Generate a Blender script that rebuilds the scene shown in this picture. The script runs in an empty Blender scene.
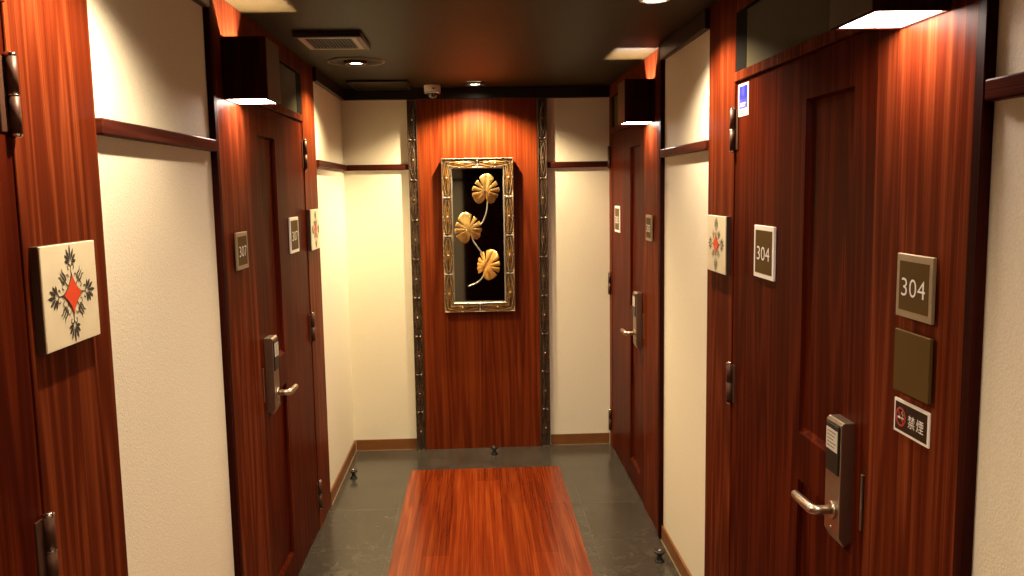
import bpy, bmesh, math, random
from mathutils import Vector, Matrix
random.seed(7)
S = bpy.context.scene
COL = S.collection
PI = math.pi

# ------------------------------------------------------------------ dimensions (metres)
XR, XL = 0.795, -0.745          # faces of the timber door fronts, right and left
YB, YF = 4.99, -1.7             # end wall, wall behind the camera
ZC = 2.135                      # ceiling
ZM = 2.07                       # underside of the dark crown moulding

# ------------------------------------------------------------------ materials
def new_mat(name):
    m = bpy.data.materials.new(name); m.use_nodes = True
    nt = m.node_tree
    return m, nt, nt.nodes['Principled BSDF']

def setp(b, **k):
    for n, v in k.items():
        n = {'rough': 'Roughness', 'metal': 'Metallic', 'spec': 'Specular IOR Level', 'coat': 'Coat Weight', 'coat_rough': 'Coat Roughness'}.get(n, n)
        b.inputs[n].default_value = v

def plain(name, col, rough=.5, metal=0., spec=.5, noise=0., nscale=40., bump=0.):
    m, nt, b = new_mat(name)
    setp(b, rough=rough, metal=metal, spec=spec)
    N, L = nt.nodes, nt.links
    tc = N.new('ShaderNodeTexCoord'); nz = N.new('ShaderNodeTexNoise')
    nz.inputs['Scale'].default_value = nscale; nz.inputs['Detail'].default_value = 4
    L.new(tc.outputs['Object'], nz.inputs['Vector'])
    r = N.new('ShaderNodeValToRGB')
    lo = [c * (1 - noise) for c in col]; hi = [min(1, c * (1 + noise)) for c in col]
    r.color_ramp.elements[0].position = .3; r.color_ramp.elements[1].position = .7
    r.color_ramp.elements[0].color = (*lo, 1); r.color_ramp.elements[1].color = (*hi, 1)
    L.new(nz.outputs['Fac'], r.inputs['Fac']); L.new(r.outputs['Color'], b.inputs['Base Color'])
    if bump:
        bp = N.new('ShaderNodeBump'); bp.inputs['Strength'].default_value = bump; bp.inputs['Distance'].default_value = .002
        L.new(nz.outputs['Fac'], bp.inputs['Height']); L.new(bp.outputs['Normal'], b.inputs['Normal'])
    return m

def wood(name, dark, mid, light, axis='Z', rough=.40, fine=1.5, spec=.018, coat=0., figure=.62, fscale=.75):
    """timber laminate: fine streaks and cathedral figure running along one axis"""
    m, nt, b = new_mat(name); N, L = nt.nodes, nt.links
    setp(b, rough=rough, spec=spec, coat=coat, coat_rough=.12)
    tc = N.new('ShaderNodeTexCoord')
    def mapped(across, along):
        mp = N.new('ShaderNodeMapping')
        sc = [across] * 3; sc['XYZ'.index(axis)] = along
        mp.inputs['Scale'].default_value = sc
        L.new(tc.outputs['Object'], mp.inputs['Vector']); return mp
    def noise(mp, detail, dist=0.):
        n = N.new('ShaderNodeTexNoise'); n.inputs['Scale'].default_value = 1; n.inputs['Detail'].default_value = detail
        n.inputs['Distortion'].default_value = dist
        L.new(mp.outputs['Vector'], n.inputs['Vector']); return n
    n1 = noise(mapped(230 * fine, 2.6), 3)            # pores
    n2 = noise(mapped(60 * fine, .6), 4, .2)         # streaks
    n3 = noise(mapped(9 * fscale, .42), 2, .2)        # figure field, turned into contour lines
    mul = N.new('ShaderNodeMath'); mul.operation = 'MULTIPLY'; mul.inputs[1].default_value = 60
    L.new(n3.outputs['Fac'], mul.inputs[0])
    sn = N.new('ShaderNodeMath'); sn.operation = 'SINE'; L.new(mul.outputs[0], sn.inputs[0])
    ma = N.new('ShaderNodeMath'); ma.operation = 'MULTIPLY_ADD'; ma.inputs[1].default_value = .16 * figure; ma.inputs[2].default_value = .045
    L.new(sn.outputs[0], ma.inputs[0])
    a1 = N.new('ShaderNodeMath'); a1.operation = 'MULTIPLY_ADD'; a1.inputs[1].default_value = .45
    L.new(n1.outputs['Fac'], a1.inputs[0]); L.new(ma.outputs[0], a1.inputs[2])
    a2 = N.new('ShaderNodeMath'); a2.operation = 'MULTIPLY_ADD'; a2.inputs[1].default_value = .46
    L.new(n2.outputs['Fac'], a2.inputs[0]); L.new(a1.outputs[0], a2.inputs[2])
    r = N.new('ShaderNodeValToRGB'); cr = r.color_ramp
    cr.elements[0].position = .28; cr.elements[0].color = (*dark, 1)
    cr.elements[1].position = .72; cr.elements[1].color = (*light, 1)
    e = cr.elements.new(.5); e.color = (*mid, 1)
    L.new(a2.outputs[0], r.inputs['Fac']); L.new(r.outputs['Color'], b.inputs['Base Color'])
    bp = N.new('ShaderNodeBump'); bp.inputs['Strength'].default_value = .12; bp.inputs['Distance'].default_value = .0008
    L.new(a2.outputs[0], bp.inputs['Height']); L.new(bp.outputs['Normal'], b.inputs['Normal'])
    return m, r, b

def emit(name, col, strength):
    m = bpy.data.materials.new(name); m.use_nodes = True; nt = m.node_tree
    nt.nodes.clear()
    e = nt.nodes.new('ShaderNodeEmission'); o = nt.nodes.new('ShaderNodeOutputMaterial')
    e.inputs['Color'].default_value = (*col, 1); e.inputs['Strength'].default_value = strength
    nt.links.new(e.outputs[0], o.inputs['Surface'])
    return m

WD, WM, WL = (.054, .0072, .0021), (.092, .0145, .004), (.195, .042, .012)
M = {}
M['wood'] = wood('red_brown_laminate', WD, WM, WL)[0]
M['feature'] = wood('cherry_feature_panel', (.07, .0085, .0018), (.13, .019, .0035), (.21, .041, .0075), fine=.9, figure=.55, spec=.12)[0]
M['door'] = wood('door_laminate', (.032, .0032, .0010), (.056, .0066, .0018), (.115, .017, .0042), rough=.38)[0]
M['dark_wood'] = wood('dark_stained_timber', (.012, .0016, .0008), (.022, .003, .0014), (.04, .006, .0028), rough=.5, spec=.04)[0]
M['rail'] = wood('dark_rail_timber', (.022, .0045, .003), (.045, .009, .005), (.085, .019, .011), axis='Y', rough=.3)[0]
M['rail_x'] = wood('dark_rail_timber_end', (.022, .0045, .003), (.045, .009, .005), (.085, .019, .011), axis='X', rough=.3)[0]
M['skirting'] = plain('brown_skirting', (.19, .068, .016), .4, noise=.15, nscale=12)
M['cream'] = plain('cream_wallpaper', (.80, .735, .585), .75, noise=.05, nscale=220, bump=.5)
M['ceiling'] = plain('dark_ceiling', (.026, .0165, .005), .5, spec=.10, noise=.12, nscale=25)
M['crown'] = plain('dark_crown', (.010, .006, .004), .35, noise=.1, spec=.3)
M['steel'] = plain('brushed_steel', (.55, .47, .38), .3, metal=1., noise=.05, nscale=90)
M['steel_dark'] = plain('satin_bronze_steel', (.42, .34, .26), .34, metal=1., noise=.05, nscale=90)
M['hinge'] = plain('brown_hinge_metal', (.075, .033, .02), .45, metal=.3, spec=.25, noise=.1)
M['chrome'] = plain('chrome', (.75, .7, .65), .15, metal=1.)
M['bronze'] = plain('bronze_plate', (.095, .054, .014), .5, metal=.1, spec=.06, noise=.06, nscale=8)
M['bronze_rim'] = plain('pale_bronze_rim', (.33, .255, .165), .4, metal=.4, noise=.05)
M['white'] = plain('white_lettering', (.85, .82, .78), .5)
M['white_plastic'] = plain('white_plastic', (.72, .68, .6), .4)
M['black'] = plain('black_plastic', (.010, .009, .008), .3, spec=.3)
M['black_rubber'] = plain('black_rubber', (.012, .011, .011), .4)
M['label'] = plain('pale_label', (.6, .55, .48), .5)
M['label_ink'] = plain('label_ink', (.12, .11, .1), .5)
M['tile'] = plain('cream_glazed_tile', (.74, .66, .47), .35, noise=.06, nscale=14)
M['tile_side'] = plain('brown_tile_mount', (.09, .05, .035), .5)
M['ink'] = plain('dark_grey_ornament', (.035, .035, .028), .5)
M['ink_green'] = plain('grey_green_ornament', (.16, .17, .10), .5)
M['red'] = plain('red_star', (.70, .06, .015), .45)
M['sign_red'] = plain('sign_red', (.42, .035, .02), .45)
M['sign_dark'] = plain('sign_dark_brown', (.035, .017, .009), .5, spec=.1)
M['blue'] = plain('blue_print', (.012, .02, .36), .35)
M['blue2'] = plain('violet_blue_print', (.05, .055, .33), .35)
M['gold'] = plain('gold_leaf', (.74, .46, .15), .3, metal=.8, noise=.42, nscale=18)
M['gold_brown'] = plain('brown_gold_leaf', (.62, .33, .09), .34, metal=.65, noise=.35, nscale=16)
M['gold_dark'] = plain('dark_gold', (.26, .135, .036), .38, metal=.6, noise=.45, nscale=40)
M['silver'] = plain('pale_silver', (.52, .46, .37), .32, metal=.65, noise=.15, nscale=60)
M['frame_dark'] = plain('frame_recess_brown', (.02, .01, .005), .5, spec=.2)
M['carve_dark'] = plain('carved_black_brown', (.016, .0085, .006), .3, noise=.35, nscale=60)
M['carve_mid'] = plain('carved_dark_bronze', (.075, .045, .027), .3, metal=.3, noise=.4, nscale=80)
M['stem'] = plain('silver_stem', (.72, .68, .62), .3, metal=.9)
M['mirror'] = plain('black_mirror_glass', (.22, .21, .18), .035, metal=1.)
M['transom'] = plain('smoked_transom_glass', (.060, .050, .02), .55, spec=.06, noise=.1, nscale=5)
M['lamp_side_lit'] = plain('lamp_face_painted_light', (.06, .042, .016), .4, noise=.1, nscale=8)  # lighter olive tone paints light falling on the dark box's corridor side
M['plate_rim'] = plain('brown_plate_rim', (.16, .09, .035), .4)
M['vent_frame'] = plain('vent_frame_beige', (.30, .21, .15), .4)
M['vent_dark'] = plain('vent_dark', (.01, .01, .01), .5)
M['void'] = plain('black_reveal', (.006, .005, .004), .7, spec=.02)
M['vent_mesh'] = plain('vent_mesh', (.022, .022, .026), .5, spec=.2)
M['dome'] = plain('smoked_dome', (.012, .011, .01), .06, spec=.8)
M['lamp'] = emit('downlight_glow', (1., .80, .52), 40)
M['lamp_low'] = emit('downlight_pale_face', (1., .85, .7), 8.)
M['diffuser'] = emit('box_lamp_glow', (1., .78, .66), 72.)
M['bulb'] = emit('box_lamp_bulb', (1., .86, .78), 9000)

def floor_mat():
    m, nt, b = new_mat('dark_stone_vinyl'); N, L = nt.nodes, nt.links
    setp(b, rough=.3, spec=.6)
    tc = N.new('ShaderNodeTexCoord')
    n1 = N.new('ShaderNodeTexNoise'); n1.inputs['Scale'].default_value = 5; n1.inputs['Detail'].default_value = 8; n1.inputs['Roughness'].default_value = .65; n1.inputs['Distortion'].default_value = .6
    n2 = N.new('ShaderNodeTexNoise'); n2.inputs['Scale'].default_value = 26; n2.inputs['Detail'].default_value = 6; n2.inputs['Distortion'].default_value = 1.2
    L.new(tc.outputs['Object'], n1.inputs['Vector']); L.new(tc.outputs['Object'], n2.inputs['Vector'])
    ad = N.new('ShaderNodeMath'); ad.operation = 'MULTIPLY_ADD'; ad.inputs[1].default_value = .5
    L.new(n2.outputs['Fac'], ad.inputs[0])
    h = N.new('ShaderNodeMath'); h.operation = 'MULTIPLY'; h.inputs[1].default_value = .5
    L.new(n1.outputs['Fac'], h.inputs[0]); L.new(h.outputs[0], ad.inputs[2])
    r = N.new('ShaderNodeValToRGB'); cr = r.color_ramp
    cr.elements[0].position = .36; cr.elements[0].color = (.040, .034, .027, 1)
    cr.elements[1].position = .68; cr.elements[1].color = (.09, .078, .062, 1)
    e = cr.elements.new(.52); e.color = (.056, .048, .038, 1)
    L.new(ad.outputs[0], r.inputs['Fac'])
    # 45 cm tiles with hairline joints
    bk = N.new('ShaderNodeTexBrick'); bk.offset = 0
    bk.inputs['Scale'].default_value = 1; bk.inputs['Brick Width'].default_value = .45; bk.inputs['Row Height'].default_value = .45
    bk.inputs['Mortar Size'].default_value = .0016; bk.inputs['Mortar Smooth'].default_value = .3
    mp = N.new('ShaderNodeMapping'); mp.inputs['Location'].default_value = (.405, .02, 0)
    L.new(tc.outputs['Object'], mp.inputs['Vector']); L.new(mp.outputs['Vector'], bk.inputs['Vector'])
    mx = N.new('ShaderNodeMix'); mx.data_type = 'RGBA'
    L.new(bk.outputs['Fac'], mx.inputs['Factor']); L.new(r.outputs['Color'], mx.inputs['A']); mx.inputs['B'].default_value = (.085, .074, .06, 1)
    L.new(mx.outputs['Result'], b.inputs['Base Color'])
    rr = N.new('ShaderNodeMapRange'); rr.inputs['To Min'].default_value = .14; rr.inputs['To Max'].default_value = .26
    L.new(n2.outputs['Fac'], rr.inputs['Value']); L.new(rr.outputs['Result'], b.inputs['Roughness'])
    bp = N.new('ShaderNodeBump'); bp.inputs['Strength'].default_value = .12; bp.inputs['Distance'].default_value = .002
    L.new(ad.outputs[0], bp.inputs['Height']); L.new(bp.outputs['Normal'], b.inputs['Normal'])
    return m
M['floor'] = floor_mat()

def runner_mat():
    m, ramp, b = wood('red_plank_vinyl', (.10, .010, .002), (.215, .029, .005), (.37, .078, .014), axis='Y', rough=.2, fine=.62, figure=.22, fscale=.6, spec=.4)
    nt = m.node_tree; N, L = nt.nodes, nt.links
    tc = N.new('ShaderNodeTexCoord')
    mp = N.new('ShaderNodeMapping'); mp.inputs['Rotation'].default_value = (0, 0, PI / 2); mp.inputs['Location'].default_value = (.36, .02, 0)
    L.new(tc.outputs['Object'], mp.inputs['Vector'])
    bk = N.new('ShaderNodeTexBrick'); bk.offset = .37; bk.offset_frequency = 2
    bk.inputs['Scale'].default_value = 1; bk.inputs['Brick Width'].default_value = .92; bk.inputs['Row Height'].default_value = .118
    bk.inputs['Mortar Size'].default_value = .0011; bk.inputs['Mortar Smooth'].default_value = .4
    bk.inputs['Color1'].default_value = (.80, .80, .80, 1); bk.inputs['Color2'].default_value = (1.1, 1.1, 1.1, 1)
    bk.inputs['Mortar'].default_value = (1.35, 1.3, 1.25, 1)
    L.new(mp.outputs['Vector'], bk.inputs['Vector'])
    mx = N.new('ShaderNodeMix'); mx.data_type = 'RGBA'; mx.blend_type = 'MULTIPLY'; mx.inputs['Factor'].default_value = 1
    L.new(ramp.outputs['Color'], mx.inputs['A']); L.new(bk.outputs['Color'], mx.inputs['B'])
    L.new(mx.outputs['Result'], b.inputs['Base Color'])
    return m
M['runner'] = runner_mat()

# ------------------------------------------------------------------ building helpers
def W(s, d, y, z):
    """a point d metres out of the right ('R') or left ('L') door front, or the end wall ('B', y is then x)"""
    if s == 'R': return Vector((XR - d, y, z))
    if s == 'L': return Vector((XL + d, y, z))
    return Vector((y, YB - d, z))

def bx(bm, lo, hi, mat=0, bevel=0., seg=1):
    lo, hi = Vector(lo), Vector(hi)
    a = Vector([min(lo[i], hi[i]) for i in range(3)]); b = Vector([max(lo[i], hi[i]) for i in range(3)])
    r = bmesh.ops.create_cube(bm, size=1)
    vs = r['verts']
    for v in vs:
        v.co = Vector([a[i] + (v.co[i] + .5) * (b[i] - a[i]) for i in range(3)])
    fs = set(f for v in vs for f in v.link_faces)
    for f in fs: f.material_index = mat
    if bevel:
        es = list(set(e for v in vs for e in v.link_edges))
        out = bmesh.ops.bevel(bm, geom=es, offset=bevel, segments=seg, profile=.5, affect='EDGES')
        for f in out['faces']: f.material_index = mat

def wbx(bm, s, d0, d1, y0, y1, z0, z1, mat=0, bevel=0., seg=1):
    bx(bm, W(s, d0, y0, z0), W(s, d1, y1, z1), mat, bevel, seg)

def tube(bm, pts, rad, n=10, mat=0, caps=True, smooth=True, flat=1.):
    """tube through points; rad a number or a list"""
    pts = [Vector(p) for p in pts]; k = len(pts)
    rads = rad if isinstance(rad, (list, tuple)) else [rad] * k
    rings = []; prev = None
    for i, p in enumerate(pts):
        t = (pts[min(i + 1, k - 1)] - pts[max(i - 1, 0)]).normalized()
        if prev is None:
            ref = Vector((0, 0, 1)) if abs(t.z) < .9 else Vector((1, 0, 0))
            a = t.cross(ref).normalized()
        else:
            a = (prev - t * prev.dot(t)).normalized()
        prev = a; b = t.cross(a)
        rings.append([bm.verts.new(p + (a * math.cos(2 * PI * j / n) * flat + b * math.sin(2 * PI * j / n)) * rads[i]) for j in range(n)])
    fs = []
    for i in range(k - 1):
        for j in range(n):
            fs.append(bm.faces.new((rings[i][j], rings[i][(j + 1) % n], rings[i + 1][(j + 1) % n], rings[i + 1][j])))
    for f in fs: f.smooth = smooth
    if caps:
        fs.append(bm.faces.new(rings[0][::-1])); fs.append(bm.faces.new(rings[-1]))
    for f in fs: f.material_index = mat

def lathe(bm, c, prof, n=24, mat=0, flip=False, smooth=True):
    """profile of (radius, z) around a vertical axis at c"""
    c = Vector(c); rings = []
    for r, z in prof:
        if r < 1e-6: rings.append([bm.verts.new(c + Vector((0, 0, z)))])
        else: rings.append([bm.verts.new(c + Vector((r * math.cos(2 * PI * j / n), r * math.sin(2 * PI * j / n), z))) for j in range(n)])
    fs = []
    for a, b in zip(rings, rings[1:]):
        for j in range(n):
            q = []
            for v in (a[j % len(a)], a[(j + 1) % len(a)], b[(j + 1) % len(b)], b[j % len(b)]):
                if v not in q: q.append(v)
            if len(q) > 2: fs.append(bm.faces.new(q))
    for f in fs: f.material_index = mat; f.smooth = smooth
    return fs

def obj(name, bm, mats, parent=None, loc=(0, 0, 0), recalc=True):
    """link one mesh object; geometry is given in room coordinates"""
    if recalc: bmesh.ops.recalc_face_normals(bm, faces=bm.faces[:])
    o_loc = Vector(parent['origin']) if parent is not None else Vector(loc)
    for v in bm.verts: v.co -= o_loc
    me = bpy.data.meshes.new(name); bm.to_mesh(me); bm.free()
    for m in (mats if isinstance(mats, (list, tuple)) else [mats]): me.materials.append(m)
    o = bpy.data.objects.new(name, me); COL.objects.link(o)
    if parent is not None: o.parent = parent
    else: o.location = o_loc
    o['origin'] = o_loc[:]
    return o

def tag(o, label, cat=None, group=None, kind=None):
    o['label'] = label
    if cat: o['category'] = cat
    if group: o['group'] = group
    if kind: o['kind'] = kind
    return o

def thing(name, label, cat, loc, group=None, kind=None):
    o = bpy.data.objects.new(name, None); COL.objects.link(o); o.location = loc; o['origin'] = Vector(loc)[:]
    o.empty_display_size = .05
    return tag(o, label, cat, group, kind)

def struct(name, bm, mats, label, cat, loc=(0, 0, 0)):
    return tag(obj(name, bm, mats, None, loc), label, cat, None, 'structure')

# ---- flat drawing on a wall: u to the viewer's right, v up
def uv(s, yc, zc, u, v, d):
    if s == 'R': return W(s, d, yc - u, zc + v)
    return W(s, d, yc + u, zc + v)

def draw(bm, polys, s, yc, zc, d, mat=0, thick=0.):
    into = W(s, 1, 0, 0) - W(s, 0, 0, 0)
    for p in polys:
        vs = [bm.verts.new(uv(s, yc, zc, u, v, d)) for u, v in p]
        try: f = bm.faces.new(vs)
        except ValueError: continue
        f.normal_update()
        if f.normal.dot(into) < 0: f.normal_flip()
        f.material_index = mat

_txt = {}
def text_polys(body, height, squeeze=1., thin=0., space=1.):
    """lettering as polygons centred on 0,0, of the given cap height"""
    key = (body, thin, space)
    if key not in _txt:
        c = bpy.data.curves.new('lettering', 'FONT'); c.body = body; c.resolution_u = 4; c.offset = thin; c.space_character = space
        o = bpy.data.objects.new('lettering', c); COL.objects.link(o)
        dg = bpy.context.evaluated_depsgraph_get()
        me = bpy.data.meshes.new_from_object(o.evaluated_get(dg))
        ps = [[(me.vertices[i].co.x, me.vertices[i].co.y) for i in p.vertices] for p in me.polygons]
        bpy.data.objects.remove(o); bpy.data.curves.remove(c); bpy.data.meshes.remove(me)
        xs = [q[0] for p in ps for q in p]; ys = [q[1] for p in ps for q in p]
        _txt[key] = (ps, min(xs), max(xs), min(ys), max(ys))
    ps, x0, x1, y0, y1 = _txt[key]; k = height / (y1 - y0)
    return [[((x - (x0 + x1) / 2) * k * squeeze, (y - (y0 + y1) / 2) * k) for x, y in p] for p in ps]

def rect(u0, u1, v0, v1): return [(u0, v0), (u1, v0), (u1, v1), (u0, v1)]
def border(w, h, t):
    return [rect(-w/2, w/2, h/2 - t, h/2), rect(-w/2, w/2, -h/2, -h/2 + t), rect(-w/2, -w/2 + t, -h/2 + t, h/2 - t), rect(w/2 - t, w/2, -h/2 + t, h/2 - t)]
def disc(r, n=24, cx=0, cy=0): return [(cx + r * math.cos(2*PI*i/n), cy + r * math.sin(2*PI*i/n)) for i in range(n)]
def stroke(pts, w):
    out = []
    k = len(pts)
    def nrm(i):
        a, b = pts[max(i - 1, 0)], pts[min(i + 1, k - 1)]
        dx, dy = b[0] - a[0], b[1] - a[1]; l = math.hypot(dx, dy) or 1
        return -dy / l, dx / l
    ws = w if isinstance(w, list) else [w] * k
    for i in range(k - 1):
        n0, n1 = nrm(i), nrm(i + 1); w0, w1 = ws[i] / 2, ws[i + 1] / 2
        out.append([(pts[i][0] + n0[0]*w0, pts[i][1] + n0[1]*w0), (pts[i+1][0] + n1[0]*w1, pts[i+1][1] + n1[1]*w1),
                    (pts[i+1][0] - n1[0]*w1, pts[i+1][1] - n1[1]*w1), (pts[i][0] - n0[0]*w0, pts[i][1] - n0[1]*w0)])
    return out
def petal(cx, cy, ang, ln, wd, n=8):
    """teardrop pointing along ang, fat towards its outer end"""
    pts = []
    for i in range(n + 1):
        t = i / n; w = wd * math.sin(PI * t ** 1.3) * .5
        pts.append((t * ln, w))
    pts += [(x, -y) for x, y in pts[-2:0:-1]]
    c, s_ = math.cos(ang), math.sin(ang)
    return [(cx + x*c - y*s_, cy + x*s_ + y*c) for x, y in pts]

# ------------------------------------------------------------------ room shell
bm = bmesh.new(); bx(bm, (XL - .2, YF - .1, -.08), (XR + .2, YB + .1, 0)); struct('floor', bm, M['floor'], 'dark grey stone-look tiled corridor floor around the wooden runner', 'floor')
bm = bmesh.new(); bx(bm, (-.385, YF + .3, .0003), (.445, 4.59, .003)); struct('wood_floor', bm, M['runner'], 'glossy red wooden plank strip inlaid along the middle of the floor', 'floor')
bm = bmesh.new(); bx(bm, (XL - .2, YF - .1, ZC), (XR + .2, YB + .1, ZC + .08)); struct('ceiling', bm, M['ceiling'], 'dark brown corridor ceiling with round downlights', 'ceiling')
CD = -.008       # the cream walls stand this much behind the timber fronts
def side_wall(s, spans):
    bm = bmesh.new(); wbx(bm, s, -.04, -.2, YF, YB, 0, ZC)
    for a, b in spans: wbx(bm, s, CD, -.04, a, b, 0, ZC)
    return bm
bm = side_wall('L', ((YF, .14), (1.72, 2.50), (4.08, YB))); struct('wall_left', bm, M['cream'], 'cream papered wall on the left side of the corridor', 'wall')
bm = side_wall('R', ((YF, 1.30), (2.85, 3.58), (YB - .02, YB))); struct('wall_right', bm, M['cream'], 'cream papered wall on the right side of the corridor', 'wall')
bm = bmesh.new(); bx(bm, (XL - .2, YB, 0), (XR + .2, YB + .1, ZC)); struct('wall_back', bm, M['cream'], 'cream end wall on both sides of the red wood panel', 'wall')
bm = bmesh.new(); bx(bm, (XL - .2, YF - .1, 0), (XR + .2, YF, ZC)); struct('wall_front', bm, M['dark_wood'], 'dark timber wall closing the corridor behind the viewer', 'wall')
bm = bmesh.new(); bx(bm, (XL - .2, YF, 0), (-.16, YF + .06, ZC)); struct('wall_front.001', bm, M['cream'], 'narrow cream wall return behind the viewer', 'wall')

_trim = [0]
def trim(bm, mats, label, cat='trim', loc=(0, 0, 0)):
    _trim[0] += 1
    return struct('trim_%d' % _trim[0], bm, mats, label, cat, loc)

# the door fronts: (side, post, latch panel start, leaf start, leaf end, jamb end)
UNITS = {
    'RN': ('R', 1.288, 1.320, 1.665, 2.578, 2.868),
    'LF': ('L', 2.488, 2.522, 2.910, 3.803, 4.100),
    'RF': ('R', 3.560, 3.600, 3.965, 4.905, YB - .001),
    'LN': ('L', .120, .155, .520, 1.425, 1.738),
}
WHERE = {'RN': 'door 304 on the right', 'LF': 'door 307 on the left', 'RF': 'the far right door', 'LN': 'the nearest left door at the frame edge'}
ZD, ZH0, ZH1 = 1.855, 1.858, 1.886

for key, (s, yp, ya, y0, y1, yj) in UNITS.items():
    w = WHERE[key]
    bm = bmesh.new(); wbx(bm, s, -.04, .010, yp + .006, ya, 0, ZC, 0, .002); trim(bm, M['dark_wood'], f'near-black upright post edging the timber front of {w}', 'post')
    bm = bmesh.new(); wbx(bm, s, -.04, 0, ya, y0 - .002, 0, ZC, 0, .0012); trim(bm, M['wood'], f'red-brown wood panel on the handle side of {w}', 'wall panel')
    bm = bmesh.new(); wbx(bm, s, -.04, 0, y1 + .003, yj, 0, ZC, 0, .0012); trim(bm, M['wood'], f'narrow red-brown wood panel on the hinge side of {w}', 'wall panel')
    # header rail and the timber round the fanlight
    bm = bmesh.new()
    wbx(bm, s, -.04, .006, y0, y1 + .001, ZH0, ZH1, 0, .0015)
    trim(bm, M['wood'], f'slim wooden header rail above {w}', 'door frame')
    bm = bmesh.new()
    wbx(bm, s, CD, 0, y0, y0 + .20, ZH1, ZC, 0)
    wbx(bm, s, CD, 0, y0 + .20, y1, 2.062, ZC, 0)
    trim(bm, M['wood'], f'wood surround of the fanlight above {w}', 'wall panel')

# dark rails on the cream walls
def rail(s, y0, y1, label, m):
    bm = bmesh.new(); wbx(bm, s, CD, .014, y0, y1, 1.671, 1.704, 0, .003); trim(bm, M[m], label, 'dado rail')
rail('L', 1.739, 2.487, 'dark wood rail across the near left cream wall', 'rail')
rail('L', 4.101, YB, 'dark wood rail on the cream wall left of the corridor end', 'rail')
rail('R', .25, 1.287, 'dark wood rail on the cream wall at the right frame edge', 'rail')
rail('R', 2.869, 3.559, 'dark wood rail on the cream wall between the two right doors', 'rail')
rail('B', XL - CD + .004, -.376, 'dark wood rail on the end wall left of the carved strip', 'rail_x')
rail('B', .432, XR - .002, 'dark wood rail on the end wall right of the carved strip', 'rail_x')
# baseboards with a pale sealant line
bm = bmesh.new(); bx(bm, (XL, YF + .06, 1.671), (-.158, YF + .075, 1.704), 0, .003); trim(bm, M['rail_x'], 'dark rail on the cream wall return behind the viewer', 'dado rail')
def base(s, y0, y1, name, label):
    bm = bmesh.new(); wbx(bm, s, CD, .002, y0, y1, 0, .068, 0, .002); wbx(bm, s, .002, .006, y0, y1, 0, .003, 1)
    struct(name, bm, [M['skirting'], M['bronze_rim']], label, 'baseboard')
base('L', 1.74, 2.486, 'baseboard_left', 'brown baseboard under the near left cream wall')
base('L', 4.102, YB, 'baseboard_left.001', 'brown baseboard under the cream wall left of the corridor end')
base('R', -.4, 1.286, 'baseboard_right', 'brown baseboard under the cream wall at the right frame edge')
base('R', 2.87, 3.558, 'baseboard_right.001', 'brown baseboard under the cream wall between the two right doors')
base('B', XL + .004, -.378, 'baseboard_back', 'brown baseboard of the end wall left of the wood panel')
base('B', .434, XR - .004, 'baseboard_back.001', 'brown baseboard of the end wall right of the wood panel')
# crown moulding
def crown(s, y0, y1, label):
    bm = bmesh.new(); wbx(bm, s, CD, .016, y0, y1, ZM, ZC, 0, .004)
    trim(bm, M['crown'], label, 'crown moulding')
crown('L', 1.739, 2.487, 'dark crown moulding above the near left cream wall')
crown('L', 4.101, YB, 'dark crown moulding left of the corridor end')
crown('R', .25, 1.287, 'dark crown moulding above the cream wall at the right frame edge')
crown('R', 2.869, 3.559, 'dark crown moulding between the two right doors')
crown('B', XL, XR, 'dark crown moulding across the end wall')

# end wall: red timber panel between two carved strips
bm = bmesh.new(); wbx(bm, 'B', 0, .012, -.322, .372, 0, ZM); trim(bm, M['feature'], 'tall glossy red wood panel in the middle of the end wall', 'wall panel')

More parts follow.
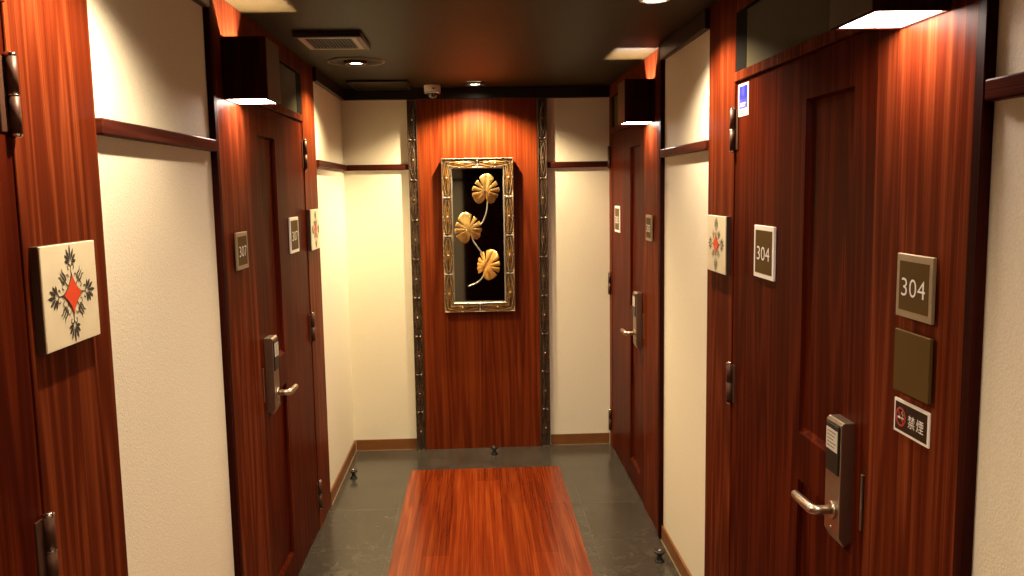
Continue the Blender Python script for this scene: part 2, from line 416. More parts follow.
def carved(bm, P, length, width, depth, period, mitre=(0, 0), nu=19, step=.0035):
    """carved moulding: P(u, v, d) gives a room point, u across, v along, d out. Slots 0 recess, 1 petals, 2 ridges, 3 studs"""
    nv = int(length / step)
    n_m = max(1, round(length / period)); per = length / n_m
    def height(u, v):
        ph = (v / per) % 1 - .5; a = abs(u) / (width / 2)                    # a 0 centre .. 1 edge
        t = abs(ph) * 2                                                      # 0 motif middle, 1 joint
        if a > .84: return .78 + .2 * math.cos((a - .92) / .08 * 1.3), 2     # bead along both edges
        if t > .955: return .66, 2                                           # thin cross bar
        lens = .74 * (1 - t ** 1.6)
        d = a - lens
        if abs(d) < .085 and t < .9: return .74, 2                           # raised outline of the petal
        if d < 0:
            q = min(1, -d / .4)
            if a < .07 and t > .25: return .50, 0                            # vein
            return .35 + .42 * q, 1
        lf = .78 * (1 - (1 - t) ** 1.3)
        if .12 < d < .30 + .3 * t: return .50, 1                             # leaflet in the corner
        if d > .30 + .3 * t and t > .5: return .60, 2
        return .15, 0
    grid = []
    for j in range(nv + 1):
        row = []
        for i in range(nu):
            u = (i / (nu - 1) - .5) * width
            f0 = mitre[0] * (width / 2 + u); f1 = mitre[1] * (width / 2 + u)
            v = f0 + (length - f0 - f1) * j / nv
            h, mt = height(u, v)
            row.append((bm.verts.new(P(u, v, depth * (.45 + .55 * h))), mt))
        grid.append(row)
    for j in range(nv):
        for i in range(nu - 1):
            q = (grid[j][i], grid[j][i + 1], grid[j + 1][i + 1], grid[j + 1][i])
            f = bm.faces.new([x[0] for x in q])
            ms = [x[1] for x in q]; f.material_index = max(set(ms), key=ms.count)
    # sides and back
    for side in (0, nu - 1):
        u = (side / (nu - 1) - .5) * width
        prev = None
        for j in range(nv + 1):
            f0 = mitre[0] * (width / 2 + u); f1 = mitre[1] * (width / 2 + u)
            v = f0 + (length - f0 - f1) * j / nv
            b = bm.verts.new(P(u, v, 0))
            if prev: bm.faces.new((grid[j - 1][side][0], grid[j][side][0], b, prev)).material_index = 0
            prev = b
    # round studs
    for k in range(n_m):
        for ph, r in ((.5, .115), (0., .09)):
            v = (k + ph) * per
            if v < width * .9 or v > length - width * .9: continue
            for uu in ((0,) if ph else (-.22, .22)):
                c = P(uu * width, v, depth * .85); rr = r * width
                res = bmesh.ops.create_uvsphere(bm, u_segments=8, v_segments=6, radius=rr, matrix=Matrix.Translation(c))
                for f in set(f for vv in res['verts'] for f in vv.link_faces): f.material_index = 3; f.smooth = True

for xc, side in ((-.349, 'left'), (.402, 'right')):
    bm = bmesh.new()
    carved(bm, lambda u, v, d, xc=xc: Vector((xc + u, YB - d, v)), ZM, .054, .026, .218)
    trim(bm, [M['carve_dark'], M['carve_mid'], M['carve_mid'], M['steel_dark']], f'carved black strip with studs along the {side} edge of the red panel', 'carved strip')

# ------------------------------------------------------------------ fanlights
for n, key in enumerate(('RN', 'LF', 'RF', 'LN'), 1):
    s, yp, ya, y0, y1, yj = UNITS[key]
    win = thing('window_%d' % n, f'smoked glass fanlight above {WHERE[key]}', 'window', W(s, 0, (y0 + y1) / 2, ZH1), kind='structure')
    bm = bmesh.new(); wbx(bm, s, CD + .0005, -.002, y0 + .202, y1 - .095, ZH1, 2.062); obj('pane', bm, M['transom'], win)
    bm = bmesh.new()
    wbx(bm, s, CD + .0005, -.001, y1 - .095, y1 + .002, ZH1, 2.062)
    wbx(bm, s, CD + .0005, .001, y0 + .203, y1 - .095, 2.054, 2.062)
    obj('window_frame', bm, M['void'], win)

# ------------------------------------------------------------------ doors
def leaf_mesh(s, y0, y1):
    bm = bmesh.new()
    F, R = -.003, -.0165
    wb = .013
    ys = [y0, y0 + .105, y0 + .365, y1]; zs = [.008, .12, .815, .935, 1.752, ZD]
    def P(d, y, z): return bm.verts.new(W(s, d, y, z))
    for i in range(3):
        for j in range(5):
            a, b, c, e = ys[i], ys[i + 1], zs[j], zs[j + 1]
            if i == 1 and j in (1, 3):
                o = [P(F, a, c), P(F, b, c), P(F, b, e), P(F, a, e)]
                q = [P(R, a + wb, c + wb), P(R, b - .004, c + wb), P(R, b - .004, e - .006), P(R, a + wb, e - .006)]
                bm.faces.new(q).material_index = 0
                for k in range(4):
                    bm.faces.new((o[k], o[(k + 1) % 4], q[(k + 1) % 4], q[k]))
            else:
                bm.faces.new((P(F, a, c), P(F, b, c), P(F, b, e), P(F, a, e)))
    o = [P(F, y0, .008), P(F, y1, .008), P(F, y1, ZD), P(F, y0, ZD)]; q = [P(R, y0, .008), P(R, y1, .008), P(R, y1, ZD), P(R, y0, ZD)]
    for k in range(4): bm.faces.new((o[k], o[(k + 1) % 4], q[(k + 1) % 4], q[k]))
    bmesh.ops.remove_doubles(bm, verts=bm.verts[:], dist=1e-5)
    return bm

def hinge(s, y, z0, parent):
    bm = bmesh.new(); zm = z0 + .062
    tube(bm, [W(s, .006, y, z0), W(s, .006, y, zm - .0008)], .0095, 14)
    tube(bm, [W(s, .006, y, zm + .0008), W(s, .006, y, z0 + .124)], .0095, 14)
    wbx(bm, s, -.004, .0015, y - .004, y + .026, z0 + .002, z0 + .122, 0, .001)
    wbx(bm, s, -.004, .0, y - .03, y + .004, z0 + .002, z0 + .122, 0, .001)
    h = obj('hinge', bm, M['hinge'], parent)
    bm = bmesh.new()
    for z, up in ((z0 + .124, 1), (z0, -1)):
        lathe(bm, W(s, .006, y, z), [(.0098, 0), (.0098, up * .003), (.007, up * .006), (0, up * .007)], 14)
    tube(bm, [W(s, .006, y, zm - .001), W(s, .006, y, zm + .001)], .0101, 14)
    tag(obj('hinge_cap', bm, M['chrome'], h), 'shiny end caps and ring of the hinge barrel')
    return h

def card_lock(s, y0, parent):
    """upright electronic card lock with a lever, y0 = door edge"""
    a, b = y0 + .055, y0 + .130; z0, z1 = .768, 1.044; D = .027
    bm = bmesh.new()
    # body: tapering chamfer at its foot
    pr = [(-.003, z0 + .012), (D * .55, z0), (D, z0 + .022), (D, z1 - .006), (D - .006, z1), (-.003, z1)]
    v0 = [bm.verts.new(W(s, d, a, z)) for d, z in pr]; v1 = [bm.verts.new(W(s, d, b, z)) for d, z in pr]
    bm.faces.new(v0); bm.faces.new(v1[::-1])
    for i in range(len(pr)): bm.faces.new((v0[i], v0[(i + 1) % len(pr)], v1[(i + 1) % len(pr)], v1[i]))
    bmesh.ops.recalc_face_normals(bm, faces=bm.faces[:])
    bmesh.ops.bevel(bm, geom=bm.edges[:], offset=.0016, segments=2, affect='EDGES', profile=.5)
    lk = obj('card_lock', bm, M['steel_dark'], parent)
    bm = bmesh.new(); wbx(bm, s, D - .001, D + .0035, a + .005, b - .005, .925, 1.034, 0, .003, 2)
    dp = tag(obj('reader', bm, M['black'], lk), 'glossy black card reader window of the lock')
    bm = bmesh.new(); ym = (a + b) / 2
    wbx(bm, s, D + .003, D + .0042, ym - .028, ym + .028, .975, 1.022, 0)
    for k in range(5):
        draw(bm, [rect(-.022, .022 - .006 * (k % 3), .016 - k * .008, .0185 - k * .008)], s, ym, .998, D + .0046, 1)
    tag(obj('label_sticker', bm, [M['label'], M['label_ink']], lk), 'pale grey sticker on the black reader')
    # lever
    bm = bmesh.new(); zl = .842; yl = y0 + .088
    tube(bm, [W(s, D - .001, yl, zl), W(s, D + .006, yl, zl)], .019, 20)
    path = [W(s, D + .004, yl, zl), W(s, D + .030, yl, zl), W(s, D + .036, yl + .0015, zl), W(s, D + .0415, yl + .006, zl), W(s, D + .044, yl + .013, zl),
            W(s, D + .0445, yl + .05, zl), W(s, D + .044, yl + .100, zl - .001), W(s, D + .043, yl + .108, zl - .001)]
    tube(bm, path, [.0105, .0105, .011, .0115, .0115, .011, .0095, .0075], 14)
    tag(obj('lever', bm, M['steel'], lk), 'polished steel lever handle')
    bm = bmesh.new(); tube(bm, [W(s, D - .001, yl + .006, .800), W(s, D + .002, yl + .006, .800)], .004, 12)
    obj('screw', bm, M['steel'], lk)
    # strike plate on the door edge
    bm = bmesh.new(); wbx(bm, s, -.003, .0025, y0 + .004, y0 + .012, .826, .948, 0, .001)
    tag(obj('edge_plate', bm, M['steel_dark'], parent), 'thin metal strip on the door edge beside the lock')

def number_sign(s, yc, zc, num, parent, w=.16, h=.145):
    bm = bmesh.new(); d0, d1 = -.003, .0035
    wbx(bm, s, d0, d1, yc - w/2, yc + w/2, zc - h/2, zc + h/2, 0, .001)
    wbx(bm, s, d1 - .001, d1 + .0006, yc - w/2 + .013, yc + w/2 - .013, zc - h/2 + .013, zc + h/2 - .013, 1)
    sg = tag(obj('number_sign', bm, [M['white'], M['bronze']], parent), 'bronze sign with a white border and white room number')
    bm = bmesh.new(); draw(bm, text_polys(num, .038, 1.3, -.004, 1.02), s, yc, zc - .004, d1 + .0014)
    obj('number', bm, M['white'], sg, recalc=False)

DOORS = {'RN': ('304', 'red-brown door 304 with steel card lock on the right, nearest the viewer'),
         'LF': ('307', 'red-brown door 307 with card lock on the left wall'),
         'RF': ('303', 'farthest red-brown door on the right, meeting the end wall'),
         'LN': (None, 'edge of a red-brown door with brown hinges at the left frame edge')}
SIGN_Y = {'RN': (2.294, 1.366), 'LF': (3.525, 1.378), 'RF': (4.70, 1.375)}
for n, key in enumerate(('RN', 'LF', 'RF', 'LN'), 1):
    s, yp, ya, y0, y1, yj = UNITS[key]; num, lab = DOORS[key]
    d = struct('door_%d' % n, leaf_mesh(s, y0 + .001, y1), M['door'], lab, 'door', W(s, 0, (y0 + y1) / 2, 0))
    if key == 'RN': hz = (.10, .872, 1.655)
    elif key == 'RF': hz = (.10, .925, 1.66)
    else: hz = (.105, .885, 1.652)
    for z in hz: hinge(s, y1 + (.002 if key != 'RF' else .045), z, d)
    if key != 'LN':
        card_lock(s, y0, d)
        number_sign(s, *SIGN_Y[key], num, d)

# ------------------------------------------------------------------ box lamps above the panels
def box_lamp(s, yc, label):
    z0, z1, D, hw, t = 1.832, 2.016, .131, .088, .009
    r = thing('wall_lamp', label, 'lamp', W(s, 0, yc, z0), 'box lamps beside the doors')
    bm = bmesh.new()
    wbx(bm, s, .0006, D, yc - hw, yc - hw + t, z0, z1, 0, .0012); wbx(bm, s, .0006, D, yc + hw - t, yc + hw, z0, z1, 0, .0012)
    wbx(bm, s, D - t, D, yc - hw + t, yc + hw - t, z0, z1, 0, .0012); wbx(bm, s, .0006, t * .4, yc - hw + t, yc + hw - t, z0, z1, 0)
    obj('lamp_shade', bm, M['dark_wood'], r)
    bm = bmesh.new(); wbx(bm, s, t * .4 + .0005, D - t - .0005, yc - hw + t + .0005, yc + hw - t - .0005, z0 + .003, z0 + .007)
    tag(obj('diffuser', bm, M['diffuser'], r), 'glowing white panel closing the lamp from below')
    bm = bmesh.new(); bmesh.ops.create_uvsphere(bm, u_segments=16, v_segments=10, radius=.013, matrix=Matrix.Translation(W(s, D * .5, yc, z0 + .062)))
    obj('bulb', bm, M['bulb'], r)
    bm = bmesh.new(); tube(bm, [W(s, D * .5, yc, z0 + .0075), W(s, D * .5, yc, z0 + .048)], .008, 10)
    obj('lamp_holder', bm, M['white_plastic'], r)
    bm = bmesh.new(); wbx(bm, s, D, D + .002, yc - hw + .003, yc + hw - .003, z0 + .002, z1 - .002, 0, .0008)  # added sheet carrying the painted light of the corridor side
    tag(obj('lit_side_sheet', bm, M['lamp_side_lit'], r), 'olive brown face of the lamp towards the corridor')
box_lamp('R', 1.498, 'box lamp glowing downward above the 304 wall plate')
box_lamp('L', 2.713, 'dark wooden box lamp above the 307 wall plate on the left')
box_lamp('R', 3.815, 'dark wooden box lamp at the far right door')

# ------------------------------------------------------------------ plates on the panels
def wall_plate(s, yc, zc, num, label, group=None):
    w = .124; h = .116
    r = thing('room_number_plate' if num else 'blank_plate', label, 'sign', W(s, 0, yc, zc - h/2), group)
    bm = bmesh.new()
    wbx(bm, s, .0005, .006, yc - .03, yc + .03, zc - .03, zc + .03, 0)
    obj('mount', bm, M['black'], r)
    bm = bmesh.new(); wbx(bm, s, .006, .0125, yc - w/2, yc + w/2, zc - h/2, zc + h/2, 0, .001)
    if num: wbx(bm, s, .0115, .013, yc - w/2 + .011, yc + w/2 - .011, zc - h/2 + .013, zc + h/2 - .013, 1)
    obj('plate', bm, [M['bronze_rim'] if num else M['bronze'], M['bronze']], r)
    if num:
        bm = bmesh.new(); draw(bm, text_polys(num, .033, 1.2, -.006, 1.03), s, yc, zc - .002, .0137)
        obj('number', bm, M['white'], r, recalc=False)
wall_plate('R', 1.474, 1.363, '304', 'bronze square plate with white number 304, beside door 304')
wall_plate('R', 1.474, 1.222, None, 'blank bronze square plate below the number 304 plate')
wall_plate('L', 2.70, 1.372, '307', 'bronze square plate with white number 307, left of door 307')
wall_plate('R', 3.80, 1.366, '303', 'small bronze number plate beside the far right door')

# no smoking sign
r = thing('no_smoking_sign', 'white-bordered brown no smoking sign below the blank bronze plate', 'sign', W('R', 0, 1.490, 1.08))
bm = bmesh.new(); yc, zc, w, h = 1.482, 1.114, .124, .064
wbx(bm, 'R', .0005, .004, yc - w/2, yc + w/2, zc - h/2, zc + h/2, 0, .0006)
wbx(bm, 'R', .0035, .0045, yc - w/2 + .0055, yc + w/2 - .0055, zc - h/2 + .0055, zc + h/2 - .0055, 1)
obj('plate', bm, [M['white'], M['sign_dark']], r)
bm = bmesh.new(); ux = -.035
ring = []
for i in range(28):
    a0, a1 = 2*PI*i/28, 2*PI*(i+1)/28
    ring.append([(ux + .0185*math.cos(a0), .0185*math.sin(a0)), (ux + .0185*math.cos(a1), .0185*math.sin(a1)), (ux + .0145*math.cos(a1), .0145*math.sin(a1)), (ux + .0145*math.cos(a0), .0145*math.sin(a0))])
draw(bm, ring, 'R', yc, zc, .0052, 1)
draw(bm, [rect(ux - .011, ux + .006, -.004, 0), rect(ux + .007, ux + .0085, -.004, 0), rect(ux + .0095, ux + .011, -.004, 0)], 'R', yc, zc, .0050, 0)
draw(bm, stroke([(ux + .008, .002), (ux + .009, .005), (ux + .004, .006), (ux + .003, .009), (ux + .006, .0105)], .0014), 'R', yc, zc, .0050, 0)
draw(bm, stroke([(ux - .0115, .0115), (ux + .0115, -.0115)], .0035), 'R', yc, zc, .0054, 1)
draw(bm, text_polys('禁', .024), 'R', yc - .004, zc - .001, .0052, 0)
draw(bm, text_polys('煙', .024), 'R', yc - .034, zc - .001, .0052, 0)
obj('pictogram_and_lettering', bm, [M['white'], M['sign_red']], r, recalc=False)

# blue notice on door 304: it is stuck to the leaf, so a part of that door
d304 = bpy.data.objects['door_1']
bm = bmesh.new(); yc, zc, w, h = 2.507, 1.800, .094, .094
wbx(bm, 'R', -.003, -.0018, yc - w/2, yc + w/2, zc - h/2, zc + h/2, 0)
draw(bm, [rect(-.039, .039, .003, .041)], 'R', yc, zc, -.0012, 1)
draw(bm, [rect(-.039, .039, -.025, .003)], 'R', yc, zc, -.0012, 2)
draw(bm, [disc(.014, 20, 0, .024)], 'R', yc, zc, -.0008, 2)
draw(bm, [rect(-.026, .026, -.012, -.009), rect(-.026, .018, -.019, -.016)], 'R', yc, zc, -.0008, 0)
draw(bm, [rect(-.028, .02, -.034, -.031), rect(-.028, .026, -.041, -.038)], 'R', yc, zc, -.0012, 3)
tag(obj('sticker', bm, [M['white'], M['blue'], M['blue2'], M['label_ink']], d304, recalc=False), 'small blue notice sticker at the top corner of the door')

# ------------------------------------------------------------------ ornamental tiles
def star(R, k=.36, n=10, sx=1., sy=1.):
    """four-pointed star with hollow sides"""
    pts = []
    tips = [(0, R*sy), (R*sx, 0), (0, -R*sy), (-R*sx, 0)]
    for i in range(4):
        a, b = tips[i], tips[(i + 1) % 4]; c = ((a[0] + b[0]) * k, (a[1] + b[1]) * k)
        for j in range(n):
            t = j / n
            pts.append(((1-t)**2*a[0] + 2*t*(1-t)*c[0] + t*t*b[0], (1-t)**2*a[1] + 2*t*(1-t)*c[1] + t*t*b[1]))
    return pts
def spiral(cx, cy, r0, r1, a0, a1, n=12):
    return [(cx + (r0 + (r1 - r0)*i/n) * math.cos(a0 + (a1 - a0)*i/n), cy + (r0 + (r1 - r0)*i/n) * math.sin(a0 + (a1 - a0)*i/n)) for i in range(n + 1)]
def ornament():
    dark = []
    for q in range(4):
        A = PI / 2 + q * PI / 2; c, s_ = math.cos(A), math.sin(A)
        def rot(p): return [(x*c - y*s_, x*s_ + y*c) for x, y in p]
        # axis pointing +x before rotation
        dark += [rot(x) for x in stroke([(.030, 0), (.040, 0), (.047, 0)], [.004, .0026, .0016])]
        for sg in (1, -1):
            dark += [rot(x) for x in stroke(spiral(.0475, .0075 * sg, .0075, .0025, -PI/2 * sg, PI * .95 * sg), .0022)]
            dark += [rot(x) for x in stroke([(.053, .003 * sg), (.057, .0075 * sg), (.0565, .012 * sg)], .0016)]
        for k in range(-3, 4):
            an = k * .52; ln = .030 - .0038 * abs(k)
            dark.append(rot(petal(.057 + .002 * math.cos(an), .003 * math.sin(an), an * .92, ln, .0064)))
        # bud on the diagonal
        B = A + PI / 4; c2, s2 = math.cos(B), math.sin(B)
        def rot2(p): return [(x*c2 - y*s2, x*s2 + y*c2) for x, y in p]
        dark += [rot2(x) for x in stroke([(.022, 0), (.034, 0)], [.0035, .002])]
        for k in (-1, 0, 1):
            dark += [rot2(x) for x in stroke([(.034, .003 * k), (.042, .0075 * k), (.052, .006 * k), (.058, .010 * k)], [.0036, .0042, .003, .001])]
        for sg in (1, -1):
            dark += [rot2(x) for x in stroke(spiral(.032, .012 * sg, .007, .003, -PI/2 * sg, PI * .8 * sg), .002)]
    return dark
ORN = ornament()
def ornate_tile(s, yc, zc, label, ink, sx=1.0):
    w, h = .205, .182
    r = thing('ornamental_tile', label, 'wall tile', W(s, 0, yc, zc - h/2), 'ornamental star tiles on the hinge-side panels')
    bm = bmesh.new(); wbx(bm, s, .0005, .0135, yc - w/2, yc + w/2, zc - h/2, zc + h/2, 0)
    obj('backing', bm, M['tile_side'], r)
    bm = bmesh.new(); wbx(bm, s, .0135, .0175, yc - w/2, yc + w/2, zc - h/2, zc + h/2, 0, .0012)
    draw(bm, ORN, s, yc, zc, .0181, 1)
    draw(bm, [star(.038, .30, sy=1.05)], s, yc, zc, .0187, 1)
    draw(bm, [star(.034, .33, sy=1.05)], s, yc, zc, .0193, 2)
    obj('tile_face', bm, [M['tile'], ink, M['red']], r, recalc=False)
ornate_tile('L', 1.549, 1.376, 'cream tile with red star and black palmettes, large at the left edge', M['ink'])
ornate_tile('R', 2.705, 1.363, 'cream tile with red star and grey-green ornament, left of door 304', M['ink_green'])
ornate_tile('L', 3.912, 1.383, 'cream tile seen edge-on, right of door 307', M['ink'])

# ------------------------------------------------------------------ framed artwork
ax0, ax1, az0, az1 = -.186, .227, .837, 1.731
art = thing('framed_artwork', 'carved gold and silver framed black glass picture with three gold leaves', 'picture', (.021, YB - .012, az0))
FW, FD, FY = .056, .038, YB - .024
bm = bmesh.new()
def frame_side(P, L): carved(bm, P, L, FW, FD, .225, (1, 1), nu=23, step=.0025)
# u runs from the outer edge (-) to the inner edge (+)
frame_side(lambda u, v, d: Vector((ax0 + FW/2 + u, FY - d, az0 + v)), az1 - az0)
frame_side(lambda u, v, d: Vector((ax1 - FW/2 - u, FY - d, az0 + v)), az1 - az0)
frame_side(lambda u, v, d: Vector((ax0 + v, FY - d, az0 + FW/2 + u)), ax1 - ax0)
frame_side(lambda u, v, d: Vector((ax0 + v, FY - d, az1 - FW/2 - u)), ax1 - ax0)
tag(obj('picture_frame', bm, [M['frame_dark'], M['gold_dark'], M['silver'], M['silver']], art), 'carved frame of gold petals with silver ridges')
bm = bmesh.new(); bx(bm, (ax0 + FW - .004, FY - .010, az0 + FW - .004), (ax1 - FW + .004, FY - .001, az1 - FW + .004))
tag(obj('backing_glass', bm, M['mirror'], art), 'black mirror-like glass behind the leaves')
bm = bmesh.new(); bx(bm, (ax0 + .03, FY, az0 + .03), (ax1 - .03, YB - .0125, az1 - .03)); obj('mount', bm, M['frame_dark'], art)
bm = bmesh.new()
for a, b in (((ax0 + FW - .001, az0 + FW - .001), (ax1 - FW + .001, az0 + FW + .005)), ((ax0 + FW - .001, az1 - FW - .005), (ax1 - FW + .001, az1 - FW + .001)),
             ((ax0 + FW - .001, az0 + FW + .005), (ax0 + FW + .004, az1 - FW - .005)), ((ax1 - FW - .004, az0 + FW + .005), (ax1 - FW + .001, az1 - FW - .005))):
    bx(bm, (a[0], FY - .018, a[1]), (b[0], FY - .009, b[1]))
obj('inner_slip', bm, M['silver'], art)

def monstera(cx, cz, R, ang, tilt, yb, mat):
    """cupped leaf with deep slits; ang = direction of its tip in the picture plane"""
    bm = bmesh.new(); n = 420; rings = 9
    slits = [(.62, .085, .40), (1.12, .085, .34), (1.66, .075, .40), (-.62, .085, .40), (-1.12, .085, .34), (-1.66, .075, .40)]
    def outline(t):                                    # t = angle from the tip
        a = abs(t)
        r = 1.0 + .20 * math.exp(-(a / .42) ** 2) - .05 * math.exp(-((a - 1.0) / .4) ** 2) + .02 * math.exp(-((a - 2.3) / .35) ** 2)
        if a > 2.55: r *= 1 - .66 * ((a - 2.55) / (PI - 2.55)) ** 1.6     # notch at the stalk
        for q, wd, dp in slits:
            dd = abs(t - q)
            if dd < wd: r = min(r, dp + (r - dp) * (dd / wd) ** 4)
        return r
    ca, sa = math.cos(ang), math.sin(ang)
    def place(x, y, h):                                # x along tip, y across, h out of the wall
        h2 = h + tilt[0] * x + tilt[1] * y
        return Vector((cx + x * ca - y * sa, yb - h2, cz + x * sa + y * ca))
    grid = []
    for k in range(1, rings + 1):
        row = []
        for i in range(n):
            t = -PI + 2 * PI * i / n
            rr = outline(t) * k / rings * R
            x, y = rr * math.cos(t), rr * .95 * math.sin(t)
            q = rr / R
            h = .016 - .016 * q * q * (1 - .4 * math.cos(t)) + .0016 * math.cos((abs(t) - .37) * 12.3) * q - .006 * math.exp(-(y / (.10 * R)) ** 2)
            row.append(bm.verts.new(place(x, y, h)))
        grid.append(row)
    c = bm.verts.new(place(0, 0, .012))
    for i in range(n):
        f = bm.faces.new((c, grid[0][i], grid[0][(i + 1) % n])); f.smooth = True
        for k in range(rings - 1):
            f = bm.faces.new((grid[k][i], grid[k + 1][i], grid[k + 1][(i + 1) % n], grid[k][(i + 1) % n])); f.smooth = True
    o = obj('leaf', bm, mat, art)
    m = o.modifiers.new('thickness', 'SOLIDIFY'); m.thickness = .0016; m.offset = 0
    return o
LY = FY - .024
monstera(.068, 1.540, .086, 1.50, (.05, .22), LY, M['gold'])
monstera(-.038, 1.322, .086, 1.85, (.05, .20), LY, M['gold'])
monstera(.062, 1.108, .086, 1.05, (.15, -.42), LY, M['gold_brown'])
def stem(pts):
    bm = bmesh.new()
    P = [Vector((x, LY + .004, z)) for x, z in pts]; out = []
    for i in range(len(P) - 1):
        p0, p1, p2, p3 = P[max(i-1, 0)], P[i], P[i+1], P[min(i+2, len(P)-1)]
        for j in range(6):
            t = j / 6
            out.append(.5 * ((2*p1) + (p2-p0)*t + (2*p0-5*p1+4*p2-p3)*t*t + (3*p1-p0-3*p2+p3)*t**3))
    out.append(P[-1])
    tube(bm, out, .0042, 8)
    obj('stem', bm, M['stem'], art)
stem([(.072, 1.515), (.075, 1.47), (.068, 1.42), (.050, 1.372), (.03, 1.345)])
stem([(-.022, 1.285), (-.006, 1.245), (.018, 1.21), (.045, 1.17)])
stem([(.048, 1.062), (.035, 1.035), (.005, 1.008), (-.048, .988)])

# ------------------------------------------------------------------ ceiling fittings
def downlight(x, y, r_lamp, r_trim, label, lit, vis_ring, beam=(1., .785, .53)):
    t = thing('downlight', label, 'downlight', (x, y, ZC), 'round downlights in the ceiling')
    bm = bmesh.new()
    ro = r_lamp + .012
    lathe(bm, (x, y, ZC), [(r_lamp - .002, -.0005), (r_lamp, -.014), (ro, -.013), (ro + .003, -.0005)], 32)
    obj('trim_ring', bm, M['black'] if vis_ring != 'white' else M['white_plastic'], t)
    bm = bmesh.new(); lathe(bm, (x, y, ZC), [(0, -.006), (r_lamp * .99, -.006), (r_lamp * .99, -.003), (0, -.003)], 32)
    obj('lamp', bm, M['lamp'] if lit else M['lamp_low'], t)
    if r_trim:
        bm = bmesh.new(); lathe(bm, (x, y, ZC), [(ro + .004, -.0004), (ro + .004, -.0022), (r_trim - .006, -.0022)], 64)
        lathe(bm, (x, y, ZC), [(r_trim - .006, -.0022), (r_trim - .005, -.0048), (r_trim, -.0048), (r_trim + .001, -.0004)], 64, 1)
        tag(obj('cover_plate', bm, [M['ceiling'], M['plate_rim']], t), 'wide round cover plate in the ceiling colour')
    if lit:
        ld = bpy.data.lights.new('downlight_beam', 'SPOT'); ld.energy = lit; ld.color = beam; ld.spot_size = math.radians(142); ld.spot_blend = .6; ld.shadow_soft_size = .014
        lo = bpy.data.objects.new('downlight_beam', ld); COL.objects.link(lo); lo.location = (x, y, ZC - .048)
downlight(-.520, 3.945, .040, .128, 'lit downlight in a wide round cover plate, between the air vent and the dark hatch', 64, 'black', (1., .80, .43))
downlight(.017, 4.765, .043, 0, 'lit downlight above the leaf picture, beside the dome camera', 135, 'black', (1., .77, .46))
downlight(.570, 2.680, .036, 0, 'pale downlight cut by the top edge of the picture, right of centre', 72, 'white')
downlight(-.510, 1.560, .040, .128, 'lit downlight above the large star tile, out of view', 68, 'black')
downlight(.55, .35, .040, 0, 'lit downlight behind the viewer, right side', 40, 'black')
downlight(-.10, -.75, .040, 0, 'lit downlight behind the viewer, middle', 30, 'black')  # added out of view to give soft fill from the camera end

# square air vent
vx0, vx1, vy0, vy1 = -.640, -.425, 3.235, 3.50
v = thing('air_vent', 'rectangular ceiling air vent with a beige frame and dark grille', 'air vent', ((vx0+vx1)/2, (vy0+vy1)/2, ZC))
bm = bmesh.new(); t = .02
bx(bm, (vx0 - .012, vy0 - .022, ZC - .012), (vx1 + .022, vy1 + .012, ZC - .0003), 0, .002)
bx(bm, (vx0 - .012, vy0 - .022, ZC - .021), (vx1 + .022, vy0 - .001, ZC - .012), 0, .002)
bx(bm, (vx1 + .001, vy0 - .001, ZC - .021), (vx1 + .022, vy1 + .012, ZC - .012), 0, .002)
obj('housing', bm, M['vent_dark'], v)
bm = bmesh.new(); zt, zb = ZC - .012, ZC - .020
for a, b in (((vx0, vy0), (vx1, vy0 + t)), ((vx0, vy1 - t), (vx1, vy1)), ((vx0, vy0 + t), (vx0 + t, vy1 - t)), ((vx1 - t, vy0 + t), (vx1, vy1 - t))):
    bx(bm, (*a, zb), (*b, zt), 0, .0015)
obj('vent_frame', bm, M['vent_frame'], v)
bm = bmesh.new()
for i in range(14):
    x = vx0 + t + .005 + i * (vx1 - vx0 - 2*t - .01) / 13
    bx(bm, (x - .0028, vy0 + t, zb + .002), (x + .0028, vy1 - t, zt))
for i in range(12):
    y = vy0 + t + .008 + i * (vy1 - vy0 - 2*t - .016) / 11
    bx(bm, (vx0 + t, y - .002, zb + .004), (vx1 - t, y + .002, zt))
obj('grille', bm, M['vent_mesh'], v)

# dark access hatch near the end wall
hx0, hx1, hy0, hy1 = -.665, -.340, 4.60, 4.955
v = thing('access_hatch', 'dark rectangular ceiling hatch above the left end of the end wall', 'hatch', ((hx0+hx1)/2, (hy0+hy1)/2, ZC))
bm = bmesh.new(); t = .022
for a, b in (((hx0, hy0), (hx1, hy0 + t)), ((hx0, hy1 - t), (hx1, hy1)), ((hx0, hy0 + t), (hx0 + t, hy1 - t)), ((hx1 - t, hy0 + t), (hx1, hy1 - t))):
    bx(bm, (*a, ZC - .012), (*b, ZC - .0003), 0, .002)
obj('hatch_frame', bm, M['crown'], v)
bm = bmesh.new(); bx(bm, (hx0 + t + .002, hy0 + t + .002, ZC - .007), (hx1 - t - .002, hy1 - t - .002, ZC - .0003), 0, .002)
bx(bm, (hx0 + t + .03, hy0 + t + .03, ZC - .010), (hx1 - t - .03, hy1 - t - .03, ZC - .006), 0, .002)
obj('hatch_panel', bm, M['ceiling'], v)

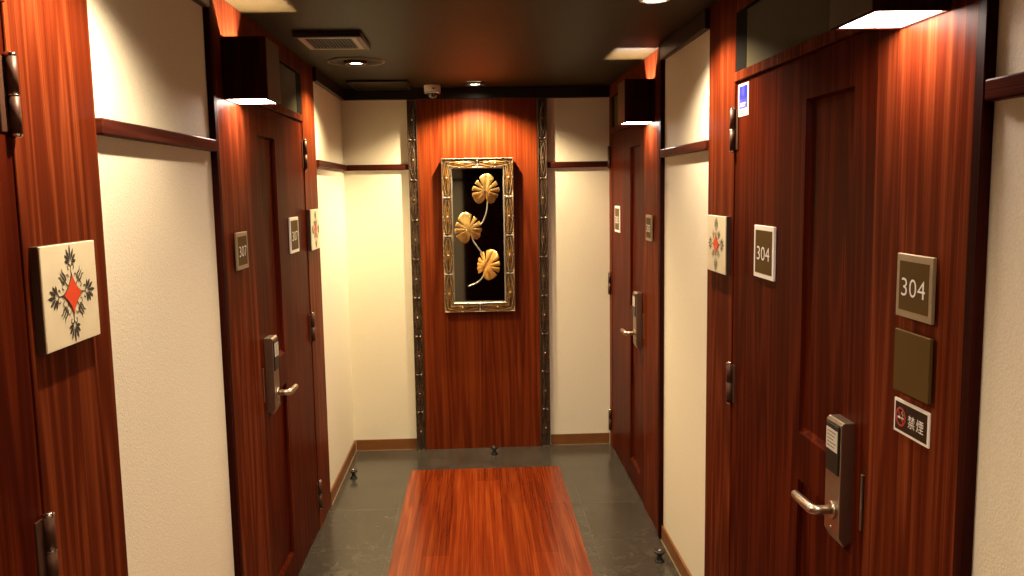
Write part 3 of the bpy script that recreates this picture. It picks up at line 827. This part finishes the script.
# dome camera
cx, cy = -.222, 4.86
v = thing('dome_camera', 'white ceiling dome camera with a smoked dome, left of the end downlight', 'security camera', (cx, cy, ZC))
bm = bmesh.new(); lathe(bm, (cx, cy, ZC), [(0, -.0004), (.046, -.0004), (.047, -.004), (.0455, -.040), (.043, -.044), (.036, -.045), (.034, -.040), (0, -.040)], 36)
obj('camera_base', bm, M['white_plastic'], v)
bm = bmesh.new(); lathe(bm, (cx, cy, ZC - .041), [(.0335 * math.cos(a * PI / 20), -.036 * math.sin(a * PI / 20)) for a in range(0, 11)], 32)
obj('camera_dome', bm, M['dome'], v)
bm = bmesh.new()
lathe(bm, (cx, cy, ZC), [(.0462, -.043), (.0472, -.0395), (.0455, -.039)], 36)
obj('retaining_ring', bm, M['chrome'], v)
bm = bmesh.new(); bx(bm, (cx + .002, cy - .0485, ZC - .026), (cx + .016, cy - .044, ZC - .016), 0, .001)
obj('logo_plate', bm, M['label_ink'], v)

# ------------------------------------------------------------------ floor door stops
def door_stop(x, y, label):
    r = thing('door_stop', label, 'door stop', (x, y, 0), 'black floor door stops')
    bm = bmesh.new(); lathe(bm, (x, y, 0), [(0, .0003), (.020, .0003), (.0205, .003), (.017, .006), (.0, .0062)], 24); obj('base', bm, M['black'], r)
    bm = bmesh.new(); lathe(bm, (x, y, 0), [(.015, .006), (.011, .014), (.0095, .024), (.011, .031), (.013, .034), (0, .034)], 24); obj('post', bm, M['black_rubber'], r)
    bm = bmesh.new(); lathe(bm, (x, y, 0), [(0, .033), (.014, .033), (.0225, .038), (.0235, .043), (.021, .046), (.010, .046), (.009, .0445), (0, .0445)], 24); obj('buffer', bm, M['black_rubber'], r)
    bm = bmesh.new(); lathe(bm, (x, y, 0), [(0, .0446), (.0085, .0446), (.0075, .050), (.004, .0525), (0, .053)], 20); tag(obj('screw_head', bm, M['chrome'], r), 'shiny domed screw on top')
door_stop(-.690, 4.50, 'black door stop on the tiles by the left baseboard')
door_stop(.086, 4.845, 'black door stop in front of the red wood panel')
door_stop(.738, 3.345, 'black door stop by the right baseboard, nearest the viewer')

# ------------------------------------------------------------------ world, camera, colour
w = bpy.data.worlds.new('World'); S.world = w; w.use_nodes = True
w.node_tree.nodes['Background'].inputs['Color'].default_value = (1., .85, .65, 1); w.node_tree.nodes['Background'].inputs['Strength'].default_value = .02

cam = bpy.data.cameras.new('camera'); co = bpy.data.objects.new('camera', cam); COL.objects.link(co)
r = Vector((.99887775, -.04435032, -.01662205)); u = Vector((.02163512, .11506355, .9931225)); f = Vector((.04213271, .99236759, -.11589394))
m3 = Matrix((r, u, -f)).transposed()
co.matrix_world = Matrix.Translation((0, 0, 1.55)) @ m3.to_4x4()
cam.sensor_width = 36; cam.lens = 847.13 / 1024 * 36; cam.clip_start = .01
S.camera = co
for o in S.objects:
    if 'origin' in o: del o['origin']
vs = S.view_settings
S.display_settings.display_device = 'sRGB'
vs.view_transform = 'Standard'; vs.look = 'None'; vs.exposure = 0; vs.gamma = 1; vs.use_curve_mapping = False
S.cycles.use_denoising = True
S.cycles.max_bounces = 10; S.cycles.diffuse_bounces = 6
S.cycles.sample_clamp_indirect = 6
